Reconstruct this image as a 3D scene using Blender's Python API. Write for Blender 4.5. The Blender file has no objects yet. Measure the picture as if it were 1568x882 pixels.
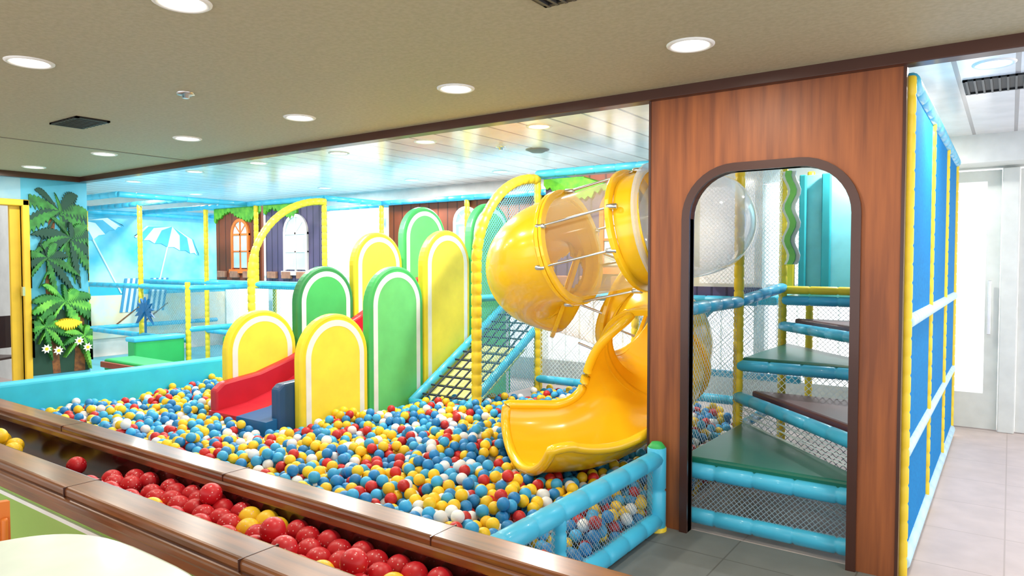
import bpy, bmesh, math, random
from mathutils import Vector, Matrix
random.seed(7)
S=bpy.context.scene
COL=bpy.context.collection
S.view_settings.view_transform='Standard'
S.view_settings.look='None'
# ---------------------------------------------------------------- materials
def M(name,col,rough=.5,metal=0,col2=None,scale=6,stretch=(1,1,1),bump=0,emit=0,coat=0,spec=.5):
    m=bpy.data.materials.new(name); m.use_nodes=True
    nt=m.node_tree; b=nt.nodes['Principled BSDF']
    b.inputs['Roughness'].default_value=rough; b.inputs['Metallic'].default_value=metal
    b.inputs['Coat Weight'].default_value=coat; b.inputs['Specular IOR Level'].default_value=spec
    b.inputs['Coat Roughness'].default_value=.1
    if col2 is None: col2=tuple(c*.9 for c in col)
    tc=nt.nodes.new('ShaderNodeTexCoord'); mp=nt.nodes.new('ShaderNodeMapping')
    mp.inputs['Scale'].default_value=stretch
    nz=nt.nodes.new('ShaderNodeTexNoise'); nz.inputs['Scale'].default_value=scale; nz.inputs['Detail'].default_value=4
    mx=nt.nodes.new('ShaderNodeMix'); mx.data_type='RGBA'
    mx.inputs['A'].default_value=(*col,1); mx.inputs['B'].default_value=(*col2,1)
    rp=nt.nodes.new('ShaderNodeMapRange'); rp.inputs[1].default_value=.35; rp.inputs[2].default_value=.65
    nt.links.new(tc.outputs['Object'],mp.inputs['Vector']); nt.links.new(mp.outputs[0],nz.inputs['Vector'])
    nt.links.new(nz.outputs['Fac'],rp.inputs[0]); nt.links.new(rp.outputs[0],mx.inputs['Factor'])
    nt.links.new(mx.outputs['Result'],b.inputs['Base Color'])
    if bump:
        bp=nt.nodes.new('ShaderNodeBump'); bp.inputs['Strength'].default_value=bump; bp.inputs['Distance'].default_value=.01
        nt.links.new(nz.outputs['Fac'],bp.inputs['Height']); nt.links.new(bp.outputs[0],b.inputs['Normal'])
    if emit:
        nt.links.new(mx.outputs['Result'],b.inputs['Emission Color']); b.inputs['Emission Strength'].default_value=emit
    return m
def stripe_mat(name,col,groove,axis,pitch,width,rough=.4,axis2=None,pitch2=1,width2=.01):
    m=M(name,col,rough); nt=m.node_tree; b=nt.nodes['Principled BSDF']
    src=b.inputs['Base Color'].links[0].from_socket
    tc=nt.nodes.new('ShaderNodeTexCoord'); sp=nt.nodes.new('ShaderNodeSeparateXYZ')
    nt.links.new(tc.outputs['Object'],sp.inputs[0])
    def line(ax,p,w):
        a=nt.nodes.new('ShaderNodeMath'); a.operation='DIVIDE'; a.inputs[1].default_value=p
        nt.links.new(sp.outputs[ax],a.inputs[0])
        f=nt.nodes.new('ShaderNodeMath'); f.operation='FRACT'; nt.links.new(a.outputs[0],f.inputs[0])
        l=nt.nodes.new('ShaderNodeMath'); l.operation='LESS_THAN'; l.inputs[1].default_value=w/p
        nt.links.new(f.outputs[0],l.inputs[0]); return l.outputs[0]
    o=line(axis,pitch,width)
    if axis2 is not None:
        o2=line(axis2,pitch2,width2); mm=nt.nodes.new('ShaderNodeMath'); mm.operation='MAXIMUM'
        nt.links.new(o,mm.inputs[0]); nt.links.new(o2,mm.inputs[1]); o=mm.outputs[0]
    mx=nt.nodes.new('ShaderNodeMix'); mx.data_type='RGBA'; mx.inputs['B'].default_value=(*groove,1)
    nt.links.new(src,mx.inputs['A']); nt.links.new(o,mx.inputs['Factor']); nt.links.new(mx.outputs['Result'],b.inputs['Base Color'])
    return m
def net_mat(name,col,pitch=.04,frac=.2,base=0.0):
    m=bpy.data.materials.new(name); m.use_nodes=True; nt=m.node_tree; b=nt.nodes['Principled BSDF']
    b.inputs['Base Color'].default_value=(*col,1); b.inputs['Roughness'].default_value=.7
    out=nt.nodes['Material Output']; tr=nt.nodes.new('ShaderNodeBsdfTransparent'); ms=nt.nodes.new('ShaderNodeMixShader')
    tc=nt.nodes.new('ShaderNodeTexCoord'); sp=nt.nodes.new('ShaderNodeSeparateXYZ'); nt.links.new(tc.outputs['Object'],sp.inputs[0])
    def mth(op,a,bv):
        n=nt.nodes.new('ShaderNodeMath'); n.operation=op
        for i,v in enumerate((a,bv)):
            if v is None: continue
            if isinstance(v,(int,float)): n.inputs[i].default_value=v
            else: nt.links.new(v,n.inputs[i])
        return n.outputs[0]
    xy=mth('ADD',sp.outputs[0],sp.outputs[1])
    l=[]
    for op in('ADD','SUBTRACT'):
        q=mth(op,xy,sp.outputs[2]); q=mth('DIVIDE',q,pitch); q=mth('FRACT',q,None); l.append(mth('LESS_THAN',q,frac))
    f=mth('MAXIMUM',l[0],l[1])
    f=mth('MAXIMUM',f,base)
    nt.links.new(f,ms.inputs[0]); nt.links.new(tr.outputs[0],ms.inputs[1]); nt.links.new(b.outputs[0],ms.inputs[2])
    nt.links.new(ms.outputs[0],out.inputs[0]); return m
def clear_mat(name,col,op=.12):
    m=bpy.data.materials.new(name); m.use_nodes=True; nt=m.node_tree; b=nt.nodes['Principled BSDF']
    b.inputs['Base Color'].default_value=(*col,1); b.inputs['Roughness'].default_value=.08
    out=nt.nodes['Material Output']; tr=nt.nodes.new('ShaderNodeBsdfTransparent'); ms=nt.nodes.new('ShaderNodeMixShader')
    lw=nt.nodes.new('ShaderNodeLayerWeight'); lw.inputs[0].default_value=.3
    mr=nt.nodes.new('ShaderNodeMapRange'); mr.inputs[3].default_value=op; mr.inputs[4].default_value=min(1,op+.5)
    nt.links.new(lw.outputs['Facing'],mr.inputs[0]); nt.links.new(mr.outputs[0],ms.inputs[0])
    nt.links.new(tr.outputs[0],ms.inputs[1]); nt.links.new(b.outputs[0],ms.inputs[2]); nt.links.new(ms.outputs[0],out.inputs[0]); return m

WOOD=M('mahogany_veneer',(.34,.10,.026),.5,col2=(.19,.052,.016),scale=2.6,stretch=(8,8,.5))
WOODH=M('mahogany_rail',(.25,.085,.025),.28,col2=(.12,.038,.012),scale=4,stretch=(.7,9,9),coat=.3)
DARKW=M('dark_trim_wood',(.06,.018,.010),.35,coat=.1)
TROUGH=M('trough_lining',(.045,.010,.007),.12,coat=.6)
CYAN=M('cyan_foam',(.06,.50,.76),.4,coat=.15)
CYANL=M('pale_cyan_foam',(.50,.76,.90),.4)
YEL=M('yellow_foam',(.90,.66,.03),.45)
YARCH=M('arch_yellow',(.94,.72,.03),.45)
YARCHI=M('arch_yellow_light',(.96,.82,.07),.45)
GARCH=M('arch_green',(.06,.48,.12),.45)
GARCHI=M('arch_green_light',(.16,.66,.20),.45)
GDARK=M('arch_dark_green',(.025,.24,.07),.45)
WHITE=M('white_paint',(.88,.90,.88),.4)
SLIDE=M('yellow_plastic',(1.0,.61,.015),.22,coat=.5,col2=(1,.57,.012),scale=2)
CLEAR=clear_mat('clear_polycarbonate',(1,.88,.55),.13)
CLEARB=clear_mat('smoky_polycarbonate',(.72,.80,.88),.30)
STEEL=M('steel',(.7,.72,.75),.25,1)
RED=M('red_vinyl',(.55,.012,.03),.4); BLUEV=M('blue_vinyl',(.01,.14,.36),.4); NAVY=M('navy_vinyl',(.02,.08,.20),.4)
PITBLUE=M('pit_wall_blue',(.03,.52,.74),.45); 
GMAT=M('green_mat',(.004,.14,.09),.3,coat=.15); BMAT=M('brown_mat',(.14,.05,.05),.35,coat=.15)
GREENP=M('green_pad',(.03,.42,.10),.45)
NETW=net_mat('white_net',(.75,.88,.92),.045,.14); NETG=net_mat('grey_net',(.22,.30,.36),.03,.2); NETC=net_mat('cyan_net',(.10,.42,.58),.035,.22)
NETL=net_mat('light_cyan_net',(.30,.70,.85),.05,.08)
BLUEP=M('blue_mesh_panel',(.010,.24,.58),.8,scale=60,col2=(.008,.19,.50),spec=.1)
ROPE=M('black_rope',(.02,.03,.06),.6)
CEILF=M('ceiling_paper',(.45,.42,.29),.6,col2=(.39,.36,.24),scale=45,bump=.15)
CEILR=stripe_mat('ceiling_planks',(.92,.89,.88),(.42,.38,.37),0,.30,.026,.2)
FLOOR=stripe_mat('floor_planks',(.66,.54,.50),(.50,.40,.36),1,.6,.008,.45,0,.6,.008)
MATG=stripe_mat('foam_mat_grey',(.17,.18,.17),(.10,.10,.09),0,.6,.008,.6,1,.6,.008)
WALLW=M('wall_white',(.76,.79,.76),.6)
GREENW=M('green_counter_wall',(.33,.52,.10),.5,col2=(.27,.46,.08),scale=1.5)
LAMP=M('lamp_glow',(1,.95,.82),.5,emit=6,col2=(1,.95,.82)); BLACK=M('black_metal',(.012,.012,.012),.5)
YFRAME=M('yellow_door_frame',(.75,.48,.03),.4)
DARKROOM=M('dark_room_wall',(.10,.10,.10),.7)
TABLE=M('table_white',(.78,.90,.82),.3,coat=.3)
ORANGE=M('orange_plastic',(.8,.22,.03),.4)
# ---------------------------------------------------------------- helpers
def mk(name,verts,faces,mat,smooth=False,bevel=0,seg=2):
    me=bpy.data.meshes.new(name); me.from_pydata([tuple(v) for v in verts],[],faces); me.update()
    bm=bmesh.new(); bm.from_mesh(me); bmesh.ops.recalc_face_normals(bm,faces=bm.faces); bm.to_mesh(me); bm.free()
    if smooth:
        for p in me.polygons: p.use_smooth=True
    o=bpy.data.objects.new(name,me); COL.objects.link(o); me.materials.append(mat)
    if bevel:
        b=o.modifiers.new('bevel','BEVEL'); b.width=bevel; b.segments=seg; b.limit_method='ANGLE'
    return o
def box(name,x0,x1,y0,y1,z0,z1,mat,bevel=0,seg=2):
    v=[(x,y,z) for x in(x0,x1) for y in(y0,y1) for z in(z0,z1)]
    f=[(0,1,3,2),(4,6,7,5),(0,4,5,1),(2,3,7,6),(0,2,6,4),(1,5,7,3)]
    return mk(name,v,f,mat,False,bevel,seg)
def grp(name,objs,loc=(0,0,0)):
    e=bpy.data.objects.new(name,None); COL.objects.link(e); e.empty_display_size=.1; e.location=loc
    for o in objs:
        o.parent=e; o.matrix_parent_inverse=Matrix.Translation(-Vector(loc))
    return e
def catmull(P,n=10):
    P=[Vector(p) for p in P]; out=[]
    Q=[2*P[0]-P[1]]+P+[2*P[-1]-P[-2]]
    for i in range(1,len(Q)-2):
        for k in range(n):
            t=k/n; a,b,c,d=Q[i-1],Q[i],Q[i+1],Q[i+2]
            out.append(.5*((2*b)+(c-a)*t+(2*a-5*b+4*c-d)*t*t+(3*b-a-3*c+d)*t**3))
    out.append(P[-1]); return out
def sweep(name,path,prof,mat,closed=True,caps=False,smooth=True,zup=True):
    path=[Vector(p) for p in path]; L=len(path); V=[];F=[];n=0
    for i,p in enumerate(path):
        T=(path[min(i+1,L-1)]-path[max(i-1,0)]).normalized()
        ref=Vector((0,0,1)) if abs(T.z)<.95 else Vector((1,0,0))
        if not zup: ref=Vector((1,0,0))
        B=T.cross(ref).normalized(); N=B.cross(T)
        pr=prof(i,i/(L-1)); n=len(pr)
        for a,b in pr: V.append(p+B*a+N*b)
    for i in range(L-1):
        for j in range(n if closed else n-1):
            k=(j+1)%n; F.append((i*n+j,i*n+k,(i+1)*n+k,(i+1)*n+j))
    if caps and closed:
        F.append(tuple(range(n))[::-1]); F.append(tuple((L-1)*n+j for j in range(n)))
    return mk(name,V,F,mat,smooth)
def circ(r,n=14): return [(r*math.cos(2*math.pi*k/n),r*math.sin(2*math.pi*k/n)) for k in range(n)]
def padpath(name,P,r,mat,seg=.2,zup=True):
    P=[Vector(p) for p in P]; cum=[0]
    for a,b in zip(P,P[1:]): cum.append(cum[-1]+(b-a).length)
    T=cum[-1]; n=max(1,round(T/seg)); g=min(.012,T/n*.2); st=[(0,.8),(g*.6,1)]
    for k in range(1,n): 
        s=T*k/n; st+=[(s-g,1),(s,.84),(s+g,1)]
    st+=[(T-g*.6,1),(T,.8)]
    if len(P)>2: 
        for s in cum[1:-1]:
            if min(abs(s-q[0]) for q in st)>.01: st.append((s,1))
    st.sort()
    pts=[];rs=[]
    for s,k in st:
        i=0
        while i<len(cum)-2 and cum[i+1]<s: i+=1
        t=(s-cum[i])/max(1e-9,cum[i+1]-cum[i]); pts.append(P[i].lerp(P[i+1],t)); rs.append(r*k)
    return sweep(name,pts,lambda i,t:circ(rs[i]),mat,True,True,zup=zup)
def pipe(a,b,r=.045,mat=None,name='padded_pipe',seg=.22): return padpath(name,[a,b],r,mat or CYAN,seg)
def post(x,y,z0,z1,r=.035,mat=None): return padpath('padded_post',[(x,y,z0),(x,y,z1)],r,mat or YEL,.09)
def panel(name,pts,axis,c0,c1,mat,bevel=0):
    def P(p,c): return {'x':(c,p[0],p[1]),'y':(p[0],c,p[1]),'z':(p[0],p[1],c)}[axis]
    n=len(pts); V=[P(p,c0) for p in pts]+[P(p,c1) for p in pts]
    F=[tuple(range(n)),tuple(range(2*n-1,n-1,-1))]+[(i,(i+1)%n,n+(i+1)%n,n+i) for i in range(n)]
    return mk(name,V,F,mat,False,bevel)
def band(name,A,B,axis,c0,c1,mat,closed=False):
    def P(p,c): return {'x':(c,p[0],p[1]),'y':(p[0],c,p[1]),'z':(p[0],p[1],c)}[axis]
    n=len(A); V=[P(p,c0) for p in A]+[P(p,c0) for p in B]+[P(p,c1) for p in A]+[P(p,c1) for p in B]
    F=[]
    rng=range(n if closed else n-1)
    for i in rng:
        j=(i+1)%n
        F+=[(i,j,n+j,n+i),(2*n+i,3*n+i,3*n+j,2*n+j),(i,2*n+i,2*n+j,j),(n+i,n+j,3*n+j,3*n+i)]
    if not closed: F+=[(0,n,3*n,2*n),(n-1,3*n-1,4*n-1,2*n-1)]
    return mk(name,V,F,mat)
def archpts(c,w,z0,h,n=24):
    r=w/2; return [(c-r,z0)]+[(c-r*math.cos(math.pi*k/n),h-r+r*math.sin(math.pi*k/n)) for k in range(n+1)]+[(c+r,z0)]
def lathe(name,prof,loc,mat,n=32):
    V=[];F=[];m=len(prof)
    for k in range(n):
        a=2*math.pi*k/n
        for r,z in prof: V.append((loc[0]+r*math.cos(a),loc[1]+r*math.sin(a),loc[2]+z))
    for k in range(n):
        for j in range(m-1): F.append((k*m+j,((k+1)%n)*m+j,((k+1)%n)*m+j+1,k*m+j+1))
    return mk(name,V,F,mat,True)
def ringflange(name,c,nrm,r0,r1,t,mat,n=40):
    c=Vector(c); nrm=Vector(nrm).normalized(); B=nrm.cross(Vector((0,0,1))).normalized(); N=B.cross(nrm)
    V=[];F=[]
    for k in range(n):
        a=2*math.pi*k/n; dr=B*math.cos(a)+N*math.sin(a)
        for r,s in((r0,-t),(r1,-t),(r1,t),(r0,t)): V.append(c+dr*r+nrm*s)
    for k in range(n):
        q=(k+1)%n
        for j in range(4): F.append((k*4+j,q*4+j,q*4+(j+1)%4,k*4+(j+1)%4))
    return mk(name,V,F,mat,False,.005)
# ---------------------------------------------------------------- room shell
box('floor',-13,3.5,-3,8.2,-.1,0,FLOOR)
box('ceiling_front',-8.9,3.5,-3,3.8,2.56,2.75,CEILF)
box('trim_ceiling_joint',-6.56,-6.54,-3,3.8,2.555,2.56,M('joint_grey',(.20,.19,.15),.5))
box('ceiling_rear',-12.6,3.5,3.9,8.2,2.70,2.80,CEILR)
box('trim_beam',-8.95,3.5,3.80,3.90,2.50,2.80,DARKW,.006)
box('trim_1',-8.9,-8.84,-3,3.8,2.50,2.56,DARKW)
box('wall_left',-9.0,-8.9,-3,2.2,0,2.7,WALLW)
box('wall_left_header',-9.0,-8.9,2.2,3.22,2.2,2.7,M('header_blue',(.12,.35,.55),.6,col2=(.3,.5,.6),scale=2))
box('wall_mural',-9.0,-8.9,3.22,3.9,0,2.7,M('mural_sky',(.10,.45,.66),.6,col2=(.05,.33,.50),scale=2.2))
box('wall_store_side',-12.4,-9.0,3.78,3.9,0,2.7,WALLW)
box('wall_store_back',-11.4,-11.3,-1,3.78,0,2.7,DARKROOM)
df=[box('jamb_1',-9.02,-8.86,3.22,3.29,0,2.26,YFRAME,.01),box('jamb_2',-9.02,-8.86,2.2,2.28,0,2.26,YFRAME,.01),
    box('head',-9.02,-8.86,2.2,3.29,2.19,2.26,YFRAME,.01),box('stop',-8.97,-8.93,3.12,3.22,0,2.19,YFRAME),
    box('hinge',-8.90,-8.85,3.20,3.225,1.2,1.3,STEEL)]
grp('door_1',df)
box('wall_far_left',-12.6,-12.4,3.9,8.2,0,2.8,WALLW)
ww=[box('sill',-12.4,-.64,7.9,8.05,0,.28,WALLW),box('head',-12.4,3.5,7.9,8.05,2.44,2.8,WALLW)]
x=-12.4
while x<-.6:
    ww.append(box('mullion',x-.06,x+.06,7.88,8.05,.28,2.42,WALLW,.01)); x+=1.45
ww.append(box('rail_mid',-12.4,-.64,7.92,8.0,1.28,1.33,WALLW))
grp('wall_back',ww)
def wdoor(x0,x1,n):
    p=[box('stile_l',x0,x0+.11,7.90,7.96,.01,2.42,WALLW),box('stile_r',x1-.11,x1,7.90,7.96,.01,2.42,WALLW),
       box('rail_bottom',x0+.11,x1-.11,7.90,7.96,.01,.34,WALLW),box('rail_top',x0+.11,x1-.11,7.90,7.96,2.32,2.42,WALLW),
       box('handle',x1-.09,x1-.06,7.84,7.86,.9,1.4,STEEL,.004)]
    grp('door_%d'%n,p)
wdoor(-.62,-.08,2); wdoor(.06,.75,3); wdoor(.79,1.6,4)
box('trim_door_casing',-.075,.055,7.84,7.98,0,2.43,WALLW,.01)
box('trim_soffit',-1.0,3.5,7.5,7.88,2.45,2.70,WALLW)
box('deck_outside',-13,4,8.05,11,-.3,-.02,M('deck',(.8,.8,.78),.6))
rl=[pipe((-13,9.6,1.05),(4,9.6,1.05),.03,WHITE,'top_rail',20)]
xx=-13
while xx<4: rl.append(box('baluster',xx-.012,xx+.012,9.59,9.61,0,1.05,WHITE)); xx+=.25
grp('outside_railing',rl)
# ---------------------------------------------------------------- downlights, vents
def downlight(x,y,z,pw,mat=LAMP,colr=(1,.92,.78)):
    ring=lathe('bezel',[(.082,.012),(.085,-.006),(.098,-.010),(.108,-.004),(.110,.004)],(x,y,z),WHITE)
    disc=lathe('lens',[(0,-.002),(.05,-.003),(.083,.0)],(x,y,z),mat)
    l=bpy.data.lights.new('lamp','AREA'); l.shape='DISK'; l.size=.15; l.energy=pw; l.color=colr
    lo=bpy.data.objects.new('lamp',l); COL.objects.link(lo); lo.location=(x,y,z-.02)
    grp('recessed_downlight',[ring,disc,lo])
for px in(-8.3,-6.78,-5.4,-4.0,-2.61,-1.216,.2): downlight(px,3.13,2.56,12)
for px in(-5.4,-4.0,-2.61,-1.2): downlight(px,1.5,2.56,12)
for a,b in((-3.23,4.95),(-4.5,4.95),(-5.7,4.95),(-7.0,4.9),(-8.3,4.9),(-6.7,7.1),(-5.2,7.1),(-8.5,7.1),(-.1,4.9),(-1.1,7),(-10,5),(-11,6.5)): downlight(a,b,2.70,44 if a<-.5 else 28,colr=(1,.97,.93))
SLAT=M('slat',(.05,.05,.05),.4)
def vent(x,y,z,w,h,name='air_vent'):
    p=[box('frame_a',x-w/2,x+w/2,y-h/2,y-h/2+.02,z-.012,z+.01,BLACK),box('frame_b',x-w/2,x+w/2,y+h/2-.02,y+h/2,z-.012,z+.01,BLACK),
       box('frame_c',x-w/2,x-w/2+.02,y-h/2,y+h/2,z-.012,z+.01,BLACK),box('frame_d',x+w/2-.02,x+w/2,y-h/2,y+h/2,z-.012,z+.01,BLACK),
       box('back',x-w/2,x+w/2,y-h/2,y+h/2,z-.003,z+.01,BLACK)]
    for k in range(8):
        q=x-w/2+w*(k+.5)/8; p.append(box('slat',q-.006,q+.006,y-h/2,y+h/2,z-.014,z,SLAT))
    grp(name,p)
vent(-5.4,2.33,2.56,.42,.22); vent(-1.34,2.23,2.56,.30,.20); vent(-.10,5.45,2.70,.34,.42)
for a,b,c in((-3.98,2.3,2.56),(-1.25,4.9,2.7),(-4.1,5.6,2.7)): lathe('sprinkler_head',[(0,-.03),(.02,-.03),(.022,-.012),(.05,-.01),(.05,.005)],(a,b,c),STEEL,16)
lathe('round_air_diffuser',[(0,-.03),(.06,-.03),(.09,-.015),(.12,-.005),(.12,.005)],(-3.9,5.95,2.70),M('diffuser',(.3,.3,.3),.5),24)
# ---------------------------------------------------------------- arched wooden entrance wall
x0,x1,a,b,H=-1.73,-.43,-1.485,-.65,2.5
def opening(a,b,top,r,n=10):
    pts=[(a,0)]
    pts+=[(a+r-r*math.cos(math.pi/2*k/n),top-r+r*math.sin(math.pi/2*k/n)) for k in range(n+1)]
    pts+=[(b-r+r*math.sin(math.pi/2*k/n),top-r+r*math.cos(math.pi/2*k/n)) for k in range(n+1)]
    pts+=[(b,0)]; return pts
op=opening(a,b,2.06,.25)
o=panel('board',[(x0,0)]+op+[(x1,0),(x1,H),(x0,H)],'y',3.845,3.895,WOOD)
tr=band('arch_trim',opening(a-.045,b+.045,2.105,.295),op,'y',3.825,3.905,DARKW)
grp('arched_entrance_wall',[o,tr,box('edge_l',x0-.01,x0+.004,3.84,3.90,0,H,DARKW),box('edge_r',x1-.004,x1+.01,3.84,3.90,0,H,DARKW)])
box('floor_mat_grey',-2.6,-.42,1.9,3.9,0,.012,MATG)
# ---------------------------------------------------------------- ball pit walls
pw=[box('side_pad',-7.0,-6.85,1.6,6.2,0,.55,PITBLUE,.03,3),box('floor_pad',-6.85,-1.95,1.6,6.1,0,.13,PITBLUE)]
pw+=[pipe((-1.65,1.6,.43),(-1.65,3.78,.43),.05),pipe((-1.65,1.6,.07),(-1.65,3.78,.07),.05),
     padpath('corner_post',[(-1.65,3.78,.0),(-1.65,3.78,.50)],.055,CYAN,.25),post(-1.65,2.7,.07,.43,.035,CYAN)]
pw.append(mk('net',[(-1.65,1.6,.07),(-1.65,3.78,.07),(-1.65,3.78,.43),(-1.65,1.6,.43)],[(0,1,2,3)],NETG))
pw+=[lathe('post_cap',[(0,.03),(.03,.025),(.05,0),(.05,-.02)],(-1.65,3.78,.5),GREENP,16),lathe('post_foot',[(.06,0),(.06,.03),(.05,.04)],(-1.65,3.78,0),YEL,16)]
grp('ball_pit_enclosure',pw)
# ---------------------------------------------------------------- balls (instanced)
def ball_mat(name,dots=False):
    m=bpy.data.materials.new(name); m.use_nodes=True; nt=m.node_tree; b=nt.nodes['Principled BSDF']
    at=nt.nodes.new('ShaderNodeAttribute'); at.attribute_type='INSTANCER'; at.attribute_name='bcol'
    b.inputs['Roughness'].default_value=.42; b.inputs['Coat Weight'].default_value=.08
    src=at.outputs['Color']
    if dots:
        tc=nt.nodes.new('ShaderNodeTexCoord'); vo=nt.nodes.new('ShaderNodeTexVoronoi'); vo.inputs['Scale'].default_value=75
        vo.inputs['Randomness'].default_value=.3
        nt.links.new(tc.outputs['Object'],vo.inputs['Vector'])
        lt=nt.nodes.new('ShaderNodeMath'); lt.operation='LESS_THAN'; lt.inputs[1].default_value=.17; nt.links.new(vo.outputs['Distance'],lt.inputs[0])
        mx=nt.nodes.new('ShaderNodeMix'); mx.data_type='RGBA'; mx.inputs['B'].default_value=(.85,.5,.5,1)
        nt.links.new(src,mx.inputs['A']); nt.links.new(lt.outputs[0],mx.inputs['Factor']); src=mx.outputs['Result']
    nt.links.new(src,b.inputs['Base Color']); return m
def balls(name,pts,cols,r,mat):
    me=bpy.data.meshes.new(name); me.from_pydata(pts,[],[])
    at=me.attributes.new('bcol','FLOAT_COLOR','POINT')
    for i,c in enumerate(cols): at.data[i].color=(*c,1)
    o=bpy.data.objects.new(name,me); COL.objects.link(o)
    ng=bpy.data.node_groups.new(name+'_gn','GeometryNodeTree')
    ng.interface.new_socket('Geometry',in_out='INPUT',socket_type='NodeSocketGeometry'); ng.interface.new_socket('Geometry',in_out='OUTPUT',socket_type='NodeSocketGeometry')
    gi=ng.nodes.new('NodeGroupInput'); go=ng.nodes.new('NodeGroupOutput')
    sp=ng.nodes.new('GeometryNodeMeshUVSphere'); sp.inputs['Segments'].default_value=24; sp.inputs['Rings'].default_value=14; sp.inputs['Radius'].default_value=r
    ss=ng.nodes.new('GeometryNodeSetShadeSmooth'); sm=ng.nodes.new('GeometryNodeSetMaterial'); sm.inputs['Material'].default_value=mat
    ip=ng.nodes.new('GeometryNodeInstanceOnPoints'); rv=ng.nodes.new('FunctionNodeRandomValue'); rv.data_type='FLOAT_VECTOR'
    rv.inputs[1].default_value=(6.28,6.28,6.28)
    L=ng.links.new
    L(sp.outputs['Mesh'],ss.inputs['Geometry']); L(ss.outputs[0],sm.inputs['Geometry']); L(sm.outputs[0],ip.inputs['Instance'])
    L(gi.outputs[0],ip.inputs['Points']); L(rv.outputs[0],ip.inputs['Rotation']); L(ip.outputs[0],go.inputs[0])
    md=o.modifiers.new('instances','NODES'); md.node_group=ng; return o
def deposit(N,region,floorf,r):
    """drop balls one after another, letting each roll to a local low"""
    grid={}; cs=2*r; out=[]
    def zat(x,y):
        z=floorf(x,y)+r; cx=int(x//cs); cy=int(y//cs)
        for i in(cx-1,cx,cx+1):
            for j in(cy-1,cy,cy+1):
                for (a,b,c) in grid.get((i,j),()):
                    q=(a-x)**2+(b-y)**2
                    if q<4*r*r:
                        w=c+math.sqrt(4*r*r-q)
                        if w>z: z=w
        return z
    for k in range(N):
        x,y=region(); 
        z=zat(x,y)
        for st in(.032,.032,.016,.016,.008,.008):
            best=None
            a0=random.random()*1.05
            for q in range(6):
                a=a0+q*math.pi/3; nx=x+st*math.cos(a); ny=y+st*math.sin(a)
                if not region(nx,ny): continue
                nz=zat(nx,ny)
                if nz<z-1e-5: z=nz; best=(nx,ny)
            if best: x,y=best
        out.append((x,y,z)); grid.setdefault((int(x//cs),int(y//cs)),[]).append((x,y,z))
    return out
R=.0345
def reg(x=None,y=None):
    def ok(x,y):
        if not(-6.81<x<-1.70 and 1.66<y<6.05): return False
        if -5.60<x<-4.50 and 3.28<y: return False
        if x<-5.5 and y>4.9: return False
        if -4.5<x<-3.75 and y>5.35: return False
        return True
    if x is not None: return ok(x,y)
    while True:
        x=random.uniform(-6.81,-1.7); y=random.uniform(1.66,6.05)
        if ok(x,y): return x,y
area=5.11*4.39-1.1*2.77-1.3*1.15*.9-.75*.7
pts=deposit(int(area*565),reg,lambda x,y:.13 if x<-1.95 else .0,R)
def under_chute(p):
    x,y,z=p
    for cx_,cy_,r_ in((-2.42,3.64,.34),(-2.27,3.84,.34),(-2.12,4.05,.3)):
        if (x-cx_)**2+(y-cy_)**2<r_*r_ and z>.27: return True
    return False
pts=[p for p in pts if not under_chute(p)]
pal=[((.95,.60,.015),.30),((.015,.23,.56),.21),((.58,.015,.015),.16),((.86,.87,.87),.13),((.04,.40,.75),.20)]
def pick():
    t=random.random()
    for c,w in pal:
        t-=w
        if t<0: break
    k=random.uniform(.85,1.08); return tuple(min(1,q*k) for q in c)
balls('pit_balls',pts,[pick() for _ in pts],R,ball_mat('ball_plastic'))
# ---------------------------------------------------------------- counter with ball trough
XL,XR=-8.8,-.6
ct=[box('front_wall',XL,XR,1.08,1.12,0,.76,GREENW),box('back_wall',XL,XR,1.46,1.54,0,.76,PITBLUE),
    box('trough_bottom',XL,XR,1.12,1.46,.60,.65,TROUGH),box('trough_back',XL,XR,1.455,1.462,.6,.762,TROUGH),box('trough_front',XL,XR,1.118,1.125,.6,.76,TROUGH),
    box('far_rail',XL,XR,1.445,1.555,.762,.80,WOODH,.012,3),box('far_rail_bead',XL,XR,1.435,1.45,.745,.775,WOODH,.006),
    box('near_rail',XL,XR,1.05,1.165,.762,.80,WOODH,.012,3),box('near_rail_bead',XL,XR,1.035,1.085,.735,.768,WOODH,.01,3),box('near_rail_skirt',XL,XR,1.06,1.085,.69,.74,WOODH,.006),
    box('white_line',XL,XR,1.072,1.082,.655,.67,WHITE),box('end_cap',XR-.03,XR,1.05,1.55,0,.79,WOODH,.006)]
for xx in(-5.2,-3.9,-2.6,-1.6): ct.append(box('rail_joint',xx-.0015,xx+.0015,1.045,1.168,.75,.8008,DARKW)); ct.append(box('rail_joint',xx+.2985,xx+.3015,1.443,1.556,.75,.8008,DARKW))
grp('play_counter',ct)
RB=.039
tp=[]
xx=-3.0; k=0
while xx<-.70:
    for j in range(4):
        yy=1.172+j*.0785+(.02 if k%2 else 0)
        if yy>1.43: continue
        if xx<-2.6 and random.random()<(-2.6-xx)*1.2 : continue
        tp.append((xx+random.uniform(-.003,.003),yy+random.uniform(-.004,.004),.690+random.uniform(0,.006)))
    xx+=.076; k+=1
base=list(tp)
for _ in range(16):
    q=random.choice(base)
    c=(q[0]+.038,q[1]+.039,q[2]+.052)
    if c[1]<1.40 and -2.3<c[0] and all((c[0]-w[0])**2+(c[1]-w[1])**2+(c[2]-w[2])**2>.0055 for w in tp if w[2]>.72): tp.append(c)
for q in((-3.25,1.36),(-3.42,1.25),(-3.75,1.30),(-3.83,1.22),(-3.84,1.34),(-3.93,1.27),(-4.02,1.35),(-4.05,1.22),(-4.15,1.3),(-4.4,1.3)): tp.append((q[0],q[1],.692))
tp.append((-3.87,1.285,.745))
tc=[]
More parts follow.
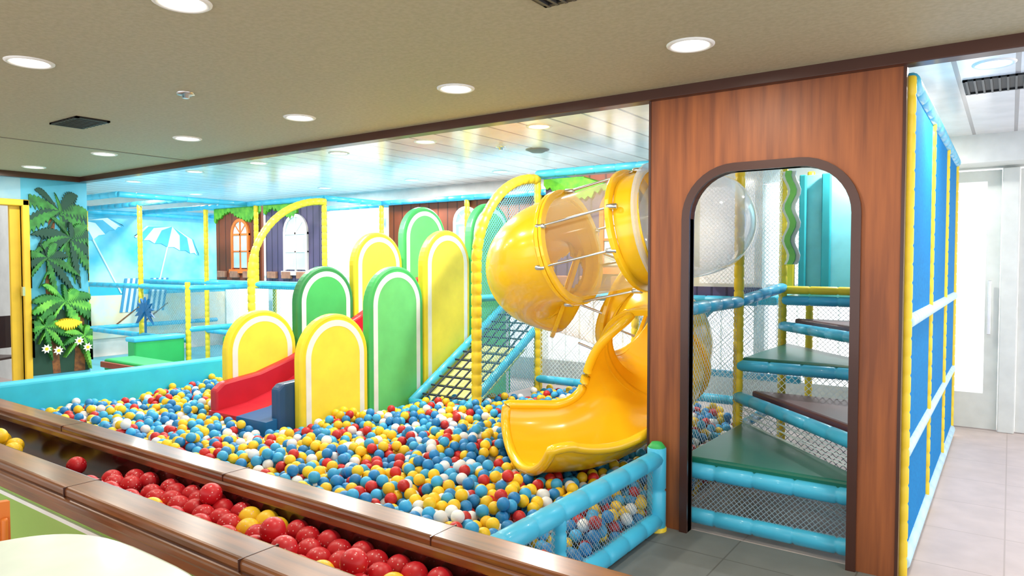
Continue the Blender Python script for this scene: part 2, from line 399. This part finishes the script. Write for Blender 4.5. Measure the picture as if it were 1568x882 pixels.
for p in tp:
    yl=(p[0]>-1.25 or (-2.12<p[0]<-1.88 and p[1]>1.34) or p[0]<-3.7)
    if random.random()<.03: yl=not yl
    tc.append((.95,.62,.02) if yl else (.60,.010,.02))
balls('trough_balls',tp,tc,RB,ball_mat('star_ball_plastic',True))
# ---------------------------------------------------------------- arched double slide
def arch_piece(X,y0,y1,h,outerm,innerm):
    c=(y0+y1)/2; w=y1-y0-.015
    p=[panel('arch_panel',archpts(c,w,.1,h),'x',X-.045,X+.045,outerm,.02)]
    A=archpts(c,w-.10,.1,h-.05); B=archpts(c,w-.20,.1,h-.10)
    for s in(-1,1):
        p.append(band('white_band',A,B,'x',X+s*.044,X+s*.050,WHITE))
        p.append(panel('inner_face',B,'x',X+s*.044,X+s*.048,innerm))
    return p
parts=[]
Ys=[3.54,4.27,4.98,5.69,6.42]; hs=[1.14,1.53,1.885,2.2]
for i in range(4):
    om,im=(YARCH,YARCHI) if i%2==0 else (GARCH,GARCHI)
    parts+=arch_piece(-4.6,Ys[i],Ys[i+1],hs[i],om,im)
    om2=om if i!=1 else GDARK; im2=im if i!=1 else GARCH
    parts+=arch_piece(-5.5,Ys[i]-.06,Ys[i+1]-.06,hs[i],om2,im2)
bed=[(3.3,.10),(3.3,.33),(3.6,.36),(3.9,.44),(4.3,.62),(4.9,.88),(5.4,1.10),(5.9,1.27),(6.45,1.30),(6.45,.10)]
parts.append(panel('red_lane',bed,'x',-5.44,-5.05,RED)); parts.append(panel('blue_lane',bed,'x',-5.05,-4.66,BLUEV))
curb=[(3.32,.10),(3.32,.50),(3.40,.56),(3.75,.60),(4.1,.70),(4.9,1.02),(5.6,1.36),(6.45,1.52),(6.45,.1)]
parts.append(panel('red_curb',curb,'x',-5.455,-5.36,RED,.02))
curb2=[(3.40,.10),(3.40,.57),(3.45,.61),(3.62,.62),(4.1,.70),(4.9,1.02),(5.6,1.36),(6.45,1.52),(6.45,.1)]
parts.append(panel('navy_curb',curb2,'x',-4.74,-4.645,NAVY,.02))
grp('arched_double_slide',parts)
# ---------------------------------------------------------------- quarter-arch frames
STRUCT=[]
def qarch(X,y0,y1,zs,zt):
    P=[(X,y0,0),(X,y0,.6),(X,y0,1.2),(X,y0,zs)]
    for k in range(1,17):
        a=math.pi/2*k/16; P.append((X,y1-(y1-y0)*math.cos(a),zs+(zt-zs)*math.sin(a)))
    return padpath('arched_post',P,.046,YEL,.10,zup=False)
def qnet(X,y0,y1,zs,zt,z0,mat):
    pts=[(y0,z0),(y0,zs)]+[(y1-(y1-y0)*math.cos(math.pi/2*k/12),zs+(zt-zs)*math.sin(math.pi/2*k/12)) for k in range(1,13)]+[(y1,z0)]
    V=[(X,p[0],p[1]) for p in pts]; return mk('net',V,[tuple(range(len(V)))],mat)
STRUCT+=[qarch(-3.8,4.83,5.8,1.55,2.38),post(-3.8,5.8,0,2.42),qnet(-3.8,4.83,5.8,1.55,2.38,.35,NETC),
   pipe((-3.8,4.85,1.25),(-3.8,5.8,1.25),.03),qarch(-7.5,5.13,6.25,1.4,2.38),post(-7.5,6.25,0,2.42)]
# climbing net
cn=[]
A0,A1=Vector((-4.48,4.72,.28)),Vector((-4.48,6.5,1.28)); B0,B1=Vector((-3.84,4.72,.28)),Vector((-3.84,6.5,1.28))
cn+=[pipe(A0,A1,.04),pipe(B0,B1,.04),pipe(A0,B0,.04)]
for k in range(1,15):
    t=k/15; cn.append(pipe(A0.lerp(A1,t),B0.lerp(B1,t),.009,ROPE,'rope',5))
for k in range(1,6):
    t=k/6; cn.append(pipe(A0.lerp(B0,t),A1.lerp(B1,t),.009,ROPE,'rope',5))
lo=Vector((0,.05,-.06))
cn.append(mk('backing_sheet',[A0+lo,A0.lerp(A1,.5)+lo,B0.lerp(B1,.5)+lo,B0+lo],[(0,1,2,3)],M('pale_yellow_sheet',(.85,.80,.30),.5)))
STRUCT+=cn
# ---------------------------------------------------------------- castle wall panels
BROWNP=stripe_mat('castle_brown',(.20,.048,.020),(.07,.018,.01),0,.17,.02,.5)
PURP=stripe_mat('castle_purple',(.085,.07,.16),(.03,.025,.07),0,.13,.02,.5)
STONE=M('castle_stone',(.45,.22,.14),.6,col2=(.25,.12,.09),scale=8)
ORG=M('window_orange',(.85,.20,.03),.5); PANE=M('window_pane_print',(.70,.84,.90),.3,col2=(.5,.75,.85),scale=3); IVY=M('ivy_green',(.15,.50,.03),.6,col2=(.06,.33,.02),scale=14)
WINW=M('window_white',(.75,.70,.74),.5)
def cwin(x,zb,w,h,Y,fm):
    O=archpts(x,w,zb,zb+h,12); I=archpts(x,w-.09,zb+.04,zb+h-.045,12)
    p=[band('window_frame',O,I,'y',Y-.03,Y,fm),panel('window_pane',I,'y',Y-.012,Y,PANE),
       box('mullion',x-.012,x+.012,Y-.025,Y,zb,zb+h-.03,fm),box('transom',x-w/2,x+w/2,Y-.025,Y,zb+h-w/2-.03,zb+h-w/2,fm),
       box('transom',x-w/2,x+w/2,Y-.025,Y,zb+(h-w/2)*.5,zb+(h-w/2)*.5+.02,fm),box('sill',x-w/2-.04,x+w/2+.04,Y-.04,Y,zb-.04,zb+.02,fm)]
    for s in(-1,1):
        c=(x,zb+h-w/2); q=(x+s*w*.32,zb+h-w*.18); n=.012
        p.append(panel('spoke',[(c[0]-n,c[1]),(c[0]+n,c[1]),(q[0]+n,q[1]),(q[0]-n,q[1])],'y',Y-.02,Y,fm))
    return p
def ivy(xa,xb,zt,Y,dz=.16,seed=1):
    rr=random.Random(seed); pts=[(xa,zt)]; n=int((xb-xa)/.035)
    for k in range(n+1):
        t=k/n; base=dz*(.6+.4*math.sin(t*math.pi*2*max(1,(xb-xa)/.9)+seed)); pts.append((xa+(xb-xa)*t,zt-base-(.035 if k%2 else 0)-rr.random()*.03))
    pts.append((xb,zt)); return panel('ivy',pts,'y',Y-.035,Y,IVY)
def castle(name,xa,xb,Y,z0,z1,mat,wins,iv=None,stones=True,seed=1):
    p=[box('boards',xa,xb,Y,Y+.04,z0,z1,mat)]
    for w in wins: p+=cwin(*w[:4],Y,w[4])
    if iv: p.append(ivy(iv[0],iv[1],z1,Y,iv[2],seed))
    if stones:
        q=xa+.08
        while q<xb-.25: p.append(box('crate',q,q+.2,Y-.05,Y,z0+.04,z0+.14,STONE,.01)); q+=.33
    return p
grp('castle_facade_panel',castle('',-10.1,-8.95,6.3,1.3,2.40,BROWNP,[(-9.45,1.45,.45,.78,ORG)],(-10.1,-8.95,.18),seed=2))
grp('castle_facade_panel',castle('',-8.85,-7.55,6.3,1.3,2.40,PURP,[(-8.15,1.43,.52,.82,WINW)],(-8.85,-8.1,.16),seed=3))
grp('castle_facade_panel',castle('',-7.4,-4.1,7.35,1.3,2.42,BROWNP,[(-5.95,1.6,.42,.72,WHITE),(-4.75,1.6,.42,.72,WHITE)],None,False))
grp('castle_facade_panel',castle('',-3.75,-2.35,5.87,1.3,2.38,PURP,[(-2.93,1.5,.42,.75,ORG)],(-3.75,-2.45,.18),seed=5)+
    [panel('curtain',[(-3.3,2.38),(-2.36,2.38),(-2.36,1.95),(-2.42,1.85),(-2.48,2.05),(-2.6,2.18),(-2.8,2.24),(-3.05,2.30)],'y',5.80,5.84,BROWNP)])
grp('translucent_side_screen',[box('sheet',-2.33,-1.66,5.88,5.89,1.3,2.38,clear_mat('beige_polycarbonate',(.85,.80,.72),.55)),box('edge',-2.33,-1.66,5.86,5.90,1.28,1.36,PURP)])
# ---------------------------------------------------------------- rear and left pipe frames
def frame(pipes,posts,nets=()):
    for a,b in pipes: STRUCT.append(pipe(a,b,.038))
    for (x,y,z0,z1) in posts: STRUCT.append(post(x,y,z0,z1))
    for v,m in nets: STRUCT.append(mk('net',v,[tuple(range(len(v)))],m))
def yz(X,y0,y1,z0,z1): return [(X,y0,z0),(X,y1,z0),(X,y1,z1),(X,y0,z1)]
def xz(Y,x0,x1,z0,z1): return [(x0,Y,z0),(x1,Y,z0),(x1,Y,z1),(x0,Y,z1)]
P=[((-3.8,5.8,2.43),(-1.67,5.8,2.43)),((-3.8,5.8,1.25),(-1.67,5.8,1.25)),((-3.8,5.8,.42),(-1.67,5.8,.42)),((-2.75,5.8,.42),(-2.0,5.8,1.25)),
   ((-3.8,5.8,2.43),(-3.8,7.4,2.43)),((-7.5,7.3,2.43),(-3.8,7.3,2.43)),((-7.5,7.3,1.25),(-3.8,7.3,1.25)),((-7.5,6.25,2.43),(-7.5,7.3,2.43)),((-3.8,7.3,.4),(-1.67,7.3,.4)),((-3.8,7.3,1.25),(-.45,7.3,1.25))]
Q=[(-2.75,5.8,0,2.4),(-5.9,7.3,0,2.4),(-7.5,7.3,0,2.4),(-4.75,7.3,0,2.4),(-3.8,7.3,0,2.4),(-2.75,7.3,0,2.4)]
frame(P,Q,[(xz(5.8,-3.8,-1.67,.42,1.25),NETW),(xz(7.35,-7.5,-3.8,.1,1.25),NETW),(xz(7.36,-3.8,-.45,.4,2.4),NETW)])
P=[((-12.2,6.25,2.43),(-7.5,6.25,2.43)),((-12.2,6.25,1.25),(-7.5,6.25,1.25)),((-12.2,5.3,2.43),(-9.2,5.3,2.43)),((-12.2,5.3,1.22),(-9.2,5.3,1.22)),((-9.2,5.3,2.43),(-9.2,6.25,2.43)),
   ((-12.2,5.3,.5),(-9.2,5.3,.5)),((-9.2,5.3,.65),(-9.2,6.25,.65)),((-9.2,5.3,1.22),(-9.2,6.25,1.22)),((-12.2,4.2,.5),(-12.2,7.6,.5)),((-12.2,4.2,2.4),(-12.2,7.6,2.4)),((-10.3,6.25,.5),(-7.5,6.25,.5)),((-7.5,5.13,.6),(-7.5,6.25,.6)),
   ((-12.2,7.5,2.43),(-7.5,7.5,2.43)),((-10.3,6.25,2.43),(-10.3,7.5,2.43)),((-12.2,4.4,2.43),(-9.2,4.4,2.43)),((-9.2,4.4,2.43),(-9.2,5.3,2.43))]
Q=[(-10.45,5.3,.5,2.42),(-9.2,5.3,0,1.3),(-10.3,6.25,0,2.4),(-9.0,6.25,1.2,2.4),(-12.15,5.3,0,2.4),(-10.3,7.5,0,2.4)]
frame(P,Q,[(xz(6.27,-12,-7.5,.1,1.25),NETL),(xz(5.3,-10.4,-9.2,.5,1.22),NETL)])
STRUCT.append(box('platform_deck',-12.2,-7.5,6.35,7.6,1.18,1.26,PITBLUE,.02))
STRUCT.append(box('platform_deck',-7.4,-1.7,6.5,7.3,1.18,1.26,PITBLUE,.02))
grp('padded_barrier',[box('pad',-9.35,-9.15,4.55,5.22,0,.56,GREENP,.03,3),box('cap',-9.37,-9.13,4.53,5.23,.54,.60,CYAN,.02),box('pad_2',-9.35,-7.7,5.9,6.1,0,.5,GREENP,.03,3)])
grp('padded_bench',[box('seat',-8.75,-7.7,3.98,4.35,.28,.43,GREENP,.03,3),box('base',-8.73,-7.72,4.0,4.33,0,.28,M('bench_base',(.3,.08,.05),.5)),box('edge',-8.77,-7.68,3.95,3.99,.33,.40,M('bench_edge',(.35,.07,.04),.4),.01)])
box('floor_left_mat',-12.2,-7.02,3.95,7.6,0,.02,M('cyan_mat',(.12,.50,.62),.35))
# ---------------------------------------------------------------- stair tower behind the arched entrance
def tri(name,pts,z,mat,th=.06):
    return panel(name,pts,'z',z-th,z,mat,.015)
xl,xr,ya,yb,yc=-1.60,-.50,3.97,5.1,6.3
g=[tri('step_mat',[(xl+.03,ya),(xr-.03,ya),(xr-.05,ya+.06),(xl+.05,yb-.02)],.42,GMAT),
   tri('step_mat',[(xl+.1,yb),(xr,ya+.1),(xr,yb)],.65,BMAT),
   tri('step_mat',[(xl+.03,yb),(xr-.03,yb),(xl+.05,yc-.05)],.88,GMAT),
   tri('step_mat',[(xl+.1,yc),(xr,yb+.1),(xr,yc)],1.09,BMAT),
   box('landing',xl,xr,yc,7.2,1.22,1.28,GMAT,.015)]
for z in(.08,.345): g.append(pipe((xl+.02,3.96,z),(xr,3.96,z),.045))
g+=[pipe((xl,yb,.59),(xr,ya,.59),.042),pipe((xl,yb,.82),(xr,yb,.82),.042),pipe((xl,yc,1.02),(xr,yb,1.02),.042),pipe((xl,yb,.36),(xr,ya+.05,.36),.03),
    pipe((xl,yc,1.24),(xr,yc,1.24),.042),pipe((xl,yc,1.33),(xr,yc,1.33),.035,YEL),pipe((xl,ya,1.28),(xl,yb,1.28),.042),pipe((xl,yb,1.28),(xl,yc,1.35),.042),
    pipe((xl,yb,.36),(xl,yb+1.1,.36),.035),pipe((xl,yb,2.45),(xl,yc,2.45)),pipe((xl,yc,2.45),(xr,yc,2.45)),pipe((xl,yb,.1),(xr,yb,.1),.04)]
g+=[post(xl,yb,0,2.45),post(xl,yc,0,2.45),post(xl,7.3,0,2.45)]
g+=[mk('net',xz(3.96,xl,xr,.08,.345),[(0,1,2,3)],NETG),mk('net',yz(xl,ya,yb,0,1.28),[(0,1,2,3)],NETW),mk('net',[(xl,yb,.1),(xr,ya,.1),(xr,ya,.59),(xl,yb,.59)],[(0,1,2,3)],NETW),
    mk('net',xz(yb,xl,xr,.1,.8),[(0,1,2,3)],NETW),mk('net',yz(xl,yb,yc,0,2.4),[(0,1,2,3)],NETW)]
X=-.415
for k,y in enumerate((3.95,5.1,6.3,7.4)):
    g.append(post(X,y,0,2.47,.026))
for y0,y1 in((3.95,5.1),(5.1,6.3),(6.3,7.4)):
    g.append(pipe((X,y0,2.45),(X,y1,2.45),.04)); 
    g.append(pipe((X,y0,1.27),(X,y1,1.27),.036,CYANL,seg=.12)); g.append(pipe((X,y0,.62),(X,y1,.62),.032,CYANL,seg=.14)); g.append(pipe((X,y0,.07),(X,y1,.07),.04,CYANL))
    g.append(box('side_panel',X-.005,X+.007,y0+.03,y1-.03,.1,2.42,BLUEP))
STRUCT+=g
grp('soft_play_structure',STRUCT)
def wave(wd,off=0,dz=0):
    A=[(-1.45+wd+off+.022*math.sin(k/20*18),1.55+.75*k/20+dz) for k in range(21)]
    B=[(-1.45-wd+off+.022*math.sin(k/20*18),1.55+.75*k/20+dz) for k in range(20,-1,-1)]
    return A+B
LIME=M('lime_foam',(.20,.62,.12),.5)
grp('foam_vine_decoration',[panel('leaf',wave(.022),'y',5.90,5.93,LIME),panel('backing',wave(.05),'y',5.935,5.95,WHITE)])
TEAL=M('teal_foam',(.03,.38,.42),.5)
grp('foam_column_screen',[box('column_1',-1.78,-1.70,7.08,7.14,1.3,2.4,YEL,.01),box('column_2',-1.66,-1.60,7.08,7.14,1.3,2.4,TEAL,.01),box('column_3',-1.46,-1.38,7.08,7.14,1.3,2.4,TEAL,.01),box('column_4',-1.1,-1.0,7.08,7.14,1.3,2.4,TEAL,.01),box('sheet',-1.66,-.9,7.15,7.16,1.3,2.4,M('pale_teal',(.25,.70,.76),.5))])
# ---------------------------------------------------------------- yellow tube slide
RT=.36
def tube(name,P,mat,r=RT,n=72,k=18,hole=None):
    path=catmull(P,k)
    o=sweep(name,path,lambda i,t:circ(r,n),mat,True,False)
    if hole:
        c,ax,hr,cond=hole; c=Vector(c); ax=Vector(ax).normalized()
        bm=bmesh.new(); bm.from_mesh(o.data)
        kill=[]
        for fa in bm.faces:
            q=fa.calc_center_median(); w=q-c; w=w-ax*w.dot(ax)
            if w.length<hr and cond(q): kill.append(fa)
        bmesh.ops.delete(bm,geom=kill,context='FACES'); bm.to_mesh(o.data); bm.free()
    if mat!=CLEAR and mat!=CLEARB:
        s=o.modifiers.new('s','SOLIDIFY'); s.thickness=.012; s.offset=-1
    return o
sl=[]
ringC=Vector((-2.50,4.21,1.665)); ringA=Vector((-1.98,4.2,1.77))
sl.append(tube('elbow_upper',[ringC,(-2.70,4.24,1.62),(-2.90,4.38,1.53),(-2.97,4.58,1.43),(-2.84,4.76,1.36)],SLIDE,hole=((-2.73,4.58,1.50),(-.5,.86,0),.125,lambda q:q.y>4.3)))
sl.append(ringflange('flange',ringC,(1,0,.2),RT-.01,RT+.045,.014,SLIDE)); sl.append(ringflange('flange',ringC+Vector((.03,0,.006)),(1,0,.2),RT-.01,RT+.045,.012,SLIDE))
sl.append(tube('clear_section',[ringC,ringC.lerp(ringA,.5),ringA],CLEAR,r=RT-.005))
sl.append(ringflange('flange',ringA,(1,0,.2),RT-.01,RT+.045,.016,SLIDE))
eA=Vector((-1.82,4.21,1.80))
sl.append(tube('elbow_top',[ringA,ringA.lerp(eA,.5),eA],SLIDE))
sl.append(ringflange('flange',eA,(1,0,.15),RT-.01,RT+.045,.012,CLEARB))
sl.append(tube('clear_entry',[eA,(-1.72,4.34,1.82),(-1.74,4.7,1.84),(-1.9,5.2,1.86),(-2.05,5.84,1.86)],CLEARB))
sl.append(ringflange('flange',(-2.84,4.76,1.36),(.8,.5,-.3),RT-.01,RT+.045,.016,SLIDE))
sl.append(tube('clear_lower',[(-2.84,4.76,1.36),(-2.62,4.92,1.27),(-2.40,4.94,1.19)],CLEAR,r=RT-.01))
sl.append(ringflange('flange',(-2.4,4.94,1.19),(1,0,-.25),RT-.01,RT+.045,.016,SLIDE))
sl.append(tube('elbow_lower',[(-2.40,4.94,1.19),(-2.20,4.90,1.10),(-2.04,4.74,1.0),(-2.0,4.52,.90)],SLIDE))
for ang in(200,160,20,-20,90,270):
    a=math.radians(ang); off=Vector((0,math.cos(a),math.sin(a)))*(RT+.03)
    sl.append(pipe(ringC+off,ringA+off,.009,STEEL,'tie_rod',5))
    for c in(ringC,ringA): sl.append(pipe(c+off-Vector((.03,0,0)),c+off+Vector((.04,0,0)),.018,STEEL,'bolt',5))
for ang in(100,180,250,320):
    a=math.radians(ang); off=Vector((0,math.cos(a),math.sin(a)))*(RT+.03)
    sl.append(pipe(Vector((-2.72,4.86,1.31))+off,Vector((-2.4,4.94,1.19))+off,.009,STEEL,'tie_rod',5))
ch=catmull([(-2.0,4.52,.90),(-2.01,4.30,.78),(-2.09,4.08,.64),(-2.21,3.89,.57),(-2.34,3.74,.56),(-2.43,3.61,.58)],12)
def up(i,t):
    e=min(1,t/.4); e=e*e*(3-2*e)
    wav=.10*math.sin(t*math.pi*3)*e
    far=math.radians(165-70*e)+wav*.3; near=math.radians(160-88*e)+wav
    w=RT*(1+.13*t)
    pts=[]
    N=40
    for k in range(N+1):
        a=-math.pi/2-near+(near+far)*k/N
        rx=w*math.cos(a); rz=w*math.sin(a)*(1-.28*e)
        pts.append((rx,rz))
    return pts
c=sweep('open_chute',ch,up,SLIDE,False)
s=c.modifiers.new('s','SOLIDIFY'); s.thickness=.03; s.offset=0
sl.append(c)
def frm(i):
    L=len(ch); T=(ch[min(i+1,L-1)]-ch[max(i-1,0)]).normalized(); Bv=T.cross(Vector((0,0,1))).normalized(); return Bv,Bv.cross(T)
def edge(idx):
    out=[];L=len(ch)
    for i,p in enumerate(ch):
        Bv,Nv=frm(i); a_,b_=up(i,i/(L-1))[idx]; out.append(p+Bv*a_+Nv*b_)
    return out
e0=edge(0); e1=edge(-1); Bv,Nv=frm(len(ch)-1)
lip=[ch[-1]+Bv*a_+Nv*b_ for a_,b_ in up(len(ch)-1,1)]
sl.append(sweep('rim',e0+lip[1:-1]+e1[::-1],lambda i,t:circ(.032,12),SLIDE,True,True))
sl.append(ringflange('flange',(-2.0,4.52,.90),(0,-1,-.5),RT-.01,RT+.04,.016,SLIDE))
grp('spiral_tube_slide',sl)
# ---------------------------------------------------------------- murals
LG=M('palm_green',(.035,.24,.04),.6,col2=(.008,.09,.02),scale=10); LB=M('palm_bright',(.18,.55,.07),.6,col2=(.04,.28,.04),scale=9); TRK=M('palm_trunk',(.25,.10,.03),.7,col2=(.10,.04,.02),scale=20)
DK=M('palm_dark',(.008,.06,.04),.7)
def clampy(y): return min(3.895,max(3.292,y))
def frond(cy,cz,ang,L,w,droop,mat,X=-8.898,th=.004,lay=0):
    top=[];bot=[];n=22
    for k in range(n+1):
        t=k/n; y=cy+L*t*math.cos(ang); z=cz+L*t*math.sin(ang)-droop*t*t
        ww=w*math.sin(math.pi*min(1,t*.93+.05))*(1 if k%2 else .5)
        top.append((clampy(y-ww*.25*math.sin(ang)),z+ww*.35)); bot.append((clampy(y+ww*.3*math.sin(ang)),z-ww*.85))
    return panel('frond',top+bot[::-1],'x',X,X+th+lay*.0015,mat)
def palmtree(cy,cz,s,mat1,mat2,seed,base=0,n=12):
    r=random.Random(seed); g=[]
    for k in range(n):
        a=math.radians(-70+k*320/n+r.uniform(-6,6)); g.append(frond(cy,cz,a,s*r.uniform(.8,1.1),s*.28,s*.5,mat1 if k%2 else mat2,lay=base+k))
    return g
mg=[]
mg.append(panel('trunk',[(3.50,.3),(3.58,.3),(3.52,1.3),(3.56,2.25),(3.50,2.25),(3.44,1.3)],'x',-8.898,-8.893,TRK))
mg.append(panel('trunk',[(3.72,.3),(3.84,.3),(3.84,1.15),(3.77,1.15)],'x',-8.898,-8.892,TRK))
mg.append(panel('undergrowth',[(3.295,.3),(3.89,.3),(3.89,.95),(3.8,1.0),(3.72,.9),(3.6,1.05),(3.5,.95),(3.4,1.1),(3.295,1.0)],'x',-8.898,-8.894,DK))
mg+=palmtree(3.60,2.15,.55,DK,LG,1); mg+=palmtree(3.70,1.85,.45,LG,DK,4,12); mg+=palmtree(3.45,1.62,.36,DK,LG,9,24,9); mg+=palmtree(3.62,1.12,.42,LB,LG,2,33); mg+=palmtree(3.40,.85,.30,LB,LG,7,45,9); mg+=palmtree(3.80,.72,.26,LG,LB,8,54,9)
mg.append(frond(3.50,.88,.1,.28,.12,.03,YEL,lay=65))
for (cy,cz) in((3.40,.60),(3.52,.57),(3.74,.66),(3.83,.58)):
    pts=[(cy+.055*(1 if k%2 else .55)*math.cos(k*math.pi/8),cz+.055*(1 if k%2 else .55)*math.sin(k*math.pi/8)) for k in range(16)]
    mg.append(panel('daisy',pts,'x',-8.80,-8.79,WHITE))
    mg.append(panel('daisy_eye',[(cy+.018*math.cos(k*math.pi/4),cz+.018*math.sin(k*math.pi/4)) for k in range(8)],'x',-8.79,-8.785,YEL))
grp('palm_mural',mg)
SKYM=M('beach_sky',(.04,.55,.82),.5,col2=(.45,.83,.95),scale=1.2); SAND=M('beach_sand',(.80,.68,.45),.6,col2=(.65,.78,.74),scale=3); SEA=M('beach_sea',(.03,.50,.72),.5)
bg=[box('sky',-12.39,-12.37,4.0,7.9,1.15,2.5,SKYM),box('sea',-12.39,-12.365,4.0,7.9,1.0,1.18,SEA),box('sand',-12.39,-12.36,4.0,7.9,.3,1.02,SAND)]
def umb(cy,cz,s,tilt):
    g=[];n=8; ct_,st_=math.cos(tilt),math.sin(tilt)
    def Rr(u,v): return (cy+u*ct_-v*st_,cz+u*st_+v*ct_)
    for k in range(n):
        a0=math.pi*k/n; a1=math.pi*(k+1)/n; am=(a0+a1)/2
        f_=lambda a:(s*math.cos(a)*1.0,0)
        sid=lambda a:(s*.72*math.cos(a),s*.42)
        g.append(panel('umbrella_gore',[Rr(0,s*.62),Rr(*sid(a0)),Rr(*f_(a0)),Rr(s*math.cos(am),.05*s),Rr(*f_(a1)),Rr(*sid(a1))],'x',-12.36,-12.35,UW if k%2 else UB))
    g.append(panel('umbrella_pole',[Rr(-.012,-1.0),Rr(.012,-1.0),Rr(.012,.05),Rr(-.012,.05)],'x',-12.36,-12.352,UW)); return g
UW=M('print_white',(.70,.88,.92),.6); UB=M('print_blue',(.08,.50,.75),.6); DB=M('print_deckchair_blue',(.05,.30,.55),.6)
bg+=umb(5.50,1.95,.55,.45); bg+=umb(6.75,1.85,.62,-.25)
for cy in(5.9,6.35):
    for k in range(7): bg.append(panel('deckchair_stripe',[(cy+k*.045,.72),(cy+.045+k*.045,.72),(cy+.14+k*.045,1.30),(cy+.095+k*.045,1.30)],'x',-12.36,-12.35,UW if k%2 else DB))
    bg.append(panel('deckchair_leg',[(cy-.1,.5),(cy-.07,.5),(cy+.4,.85),(cy+.37,.85)],'x',-12.36,-12.348,TRK))
grp('beach_mural',bg)
lf=[]
for k in range(11):
    a=math.radians(-30+k*24); ca,sa=math.cos(a),math.sin(a); L_=.26
    lf.append(panel('leaf',[(-10.2,.85),(-10.2+.5*L_*ca-.03*sa,.85+.5*L_*sa+.03*ca),(-10.2+L_*ca,.85+L_*sa-.04),(-10.2+.5*L_*ca+.03*sa,.85+.5*L_*sa-.03*ca)],'y',5.22-.002*k,5.24,BLUEV))
lf.append(box('trunk',-10.215,-10.185,5.22,5.24,.55,.85,BLUEV))
grp('palm_cutout',lf)
# ---------------------------------------------------------------- furniture near camera
cx,cy=-1.90,.53
sup=[]
for k in range(64):
    t=2*math.pi*k/64; c_,s_=math.cos(t),math.sin(t); e=2/3.2
    sup.append((cx+.49*math.copysign(abs(c_)**e,c_),cy+.46*math.copysign(abs(s_)**e,s_)))
grp('cafe_table',[panel('top',sup,'z',.732,.76,TABLE,.01),lathe('pedestal',[(.035,.02),(.035,.732)],(cx,cy,0),STEEL,20),lathe('base',[(0,.03),(.2,.025),(.25,.0)],(cx,cy,0),STEEL,32)])
def chair(name,x,y,rot,mat,legm,z=.45,back=.80):
    g=[]
    g.append(panel('seat',[(-.21,-.2),(.21,-.2),(.2,.2),(-.2,.2)],'z',z-.03,z,mat,.02))
    A=[(-.21+.42*k/8,.20+.05*math.sin(math.pi*k/8)) for k in range(9)]; Bq=[(p[0],p[1]+.025) for p in A]
    g.append(band('backrest',A,Bq,'z',z+.12,back,mat))
    for sx in(-.19,.19):
        g.append(pipe((sx,-.18,0),(sx,-.17,z-.02),.014,legm,'leg',5)); g.append(pipe((sx,.22,0),(sx,.2,z+.02),.014,legm,'leg',5)); g.append(pipe((sx,.2,z),(sx,.19,back-.05),.010,mat,'stile',5))
    e=grp(name,g); e.location=(x,y,0); e.rotation_euler=(0,0,rot)
    for o_ in g: o_.matrix_parent_inverse=Matrix.Identity(4)
    return e
chair('cafe_chair',-2.43,.69,math.radians(90),ORANGE,STEEL,.45,.79)
chair('wooden_chair',-9.75,3.2,math.radians(-60),DARKW,DARKW,.46,.95)
# ---------------------------------------------------------------- world, sun, camera
w=bpy.data.worlds.new('World'); S.world=w; w.use_nodes=True; nt=w.node_tree
bgn=nt.nodes['Background']; bgn.inputs[0].default_value=(.98,.98,1,1); bgn.inputs[1].default_value=2.45
cam=bpy.data.cameras.new('camera'); co=bpy.data.objects.new('camera',cam); COL.objects.link(co)
cam.sensor_width=36; cam.sensor_fit='HORIZONTAL'; cam.lens=36*1078/1568; cam.clip_end=100; cam.clip_start=.05
co.location=(0,0,1.56); co.rotation_euler=(math.radians(90-2.02),0,math.radians(35.3))
S.camera=co
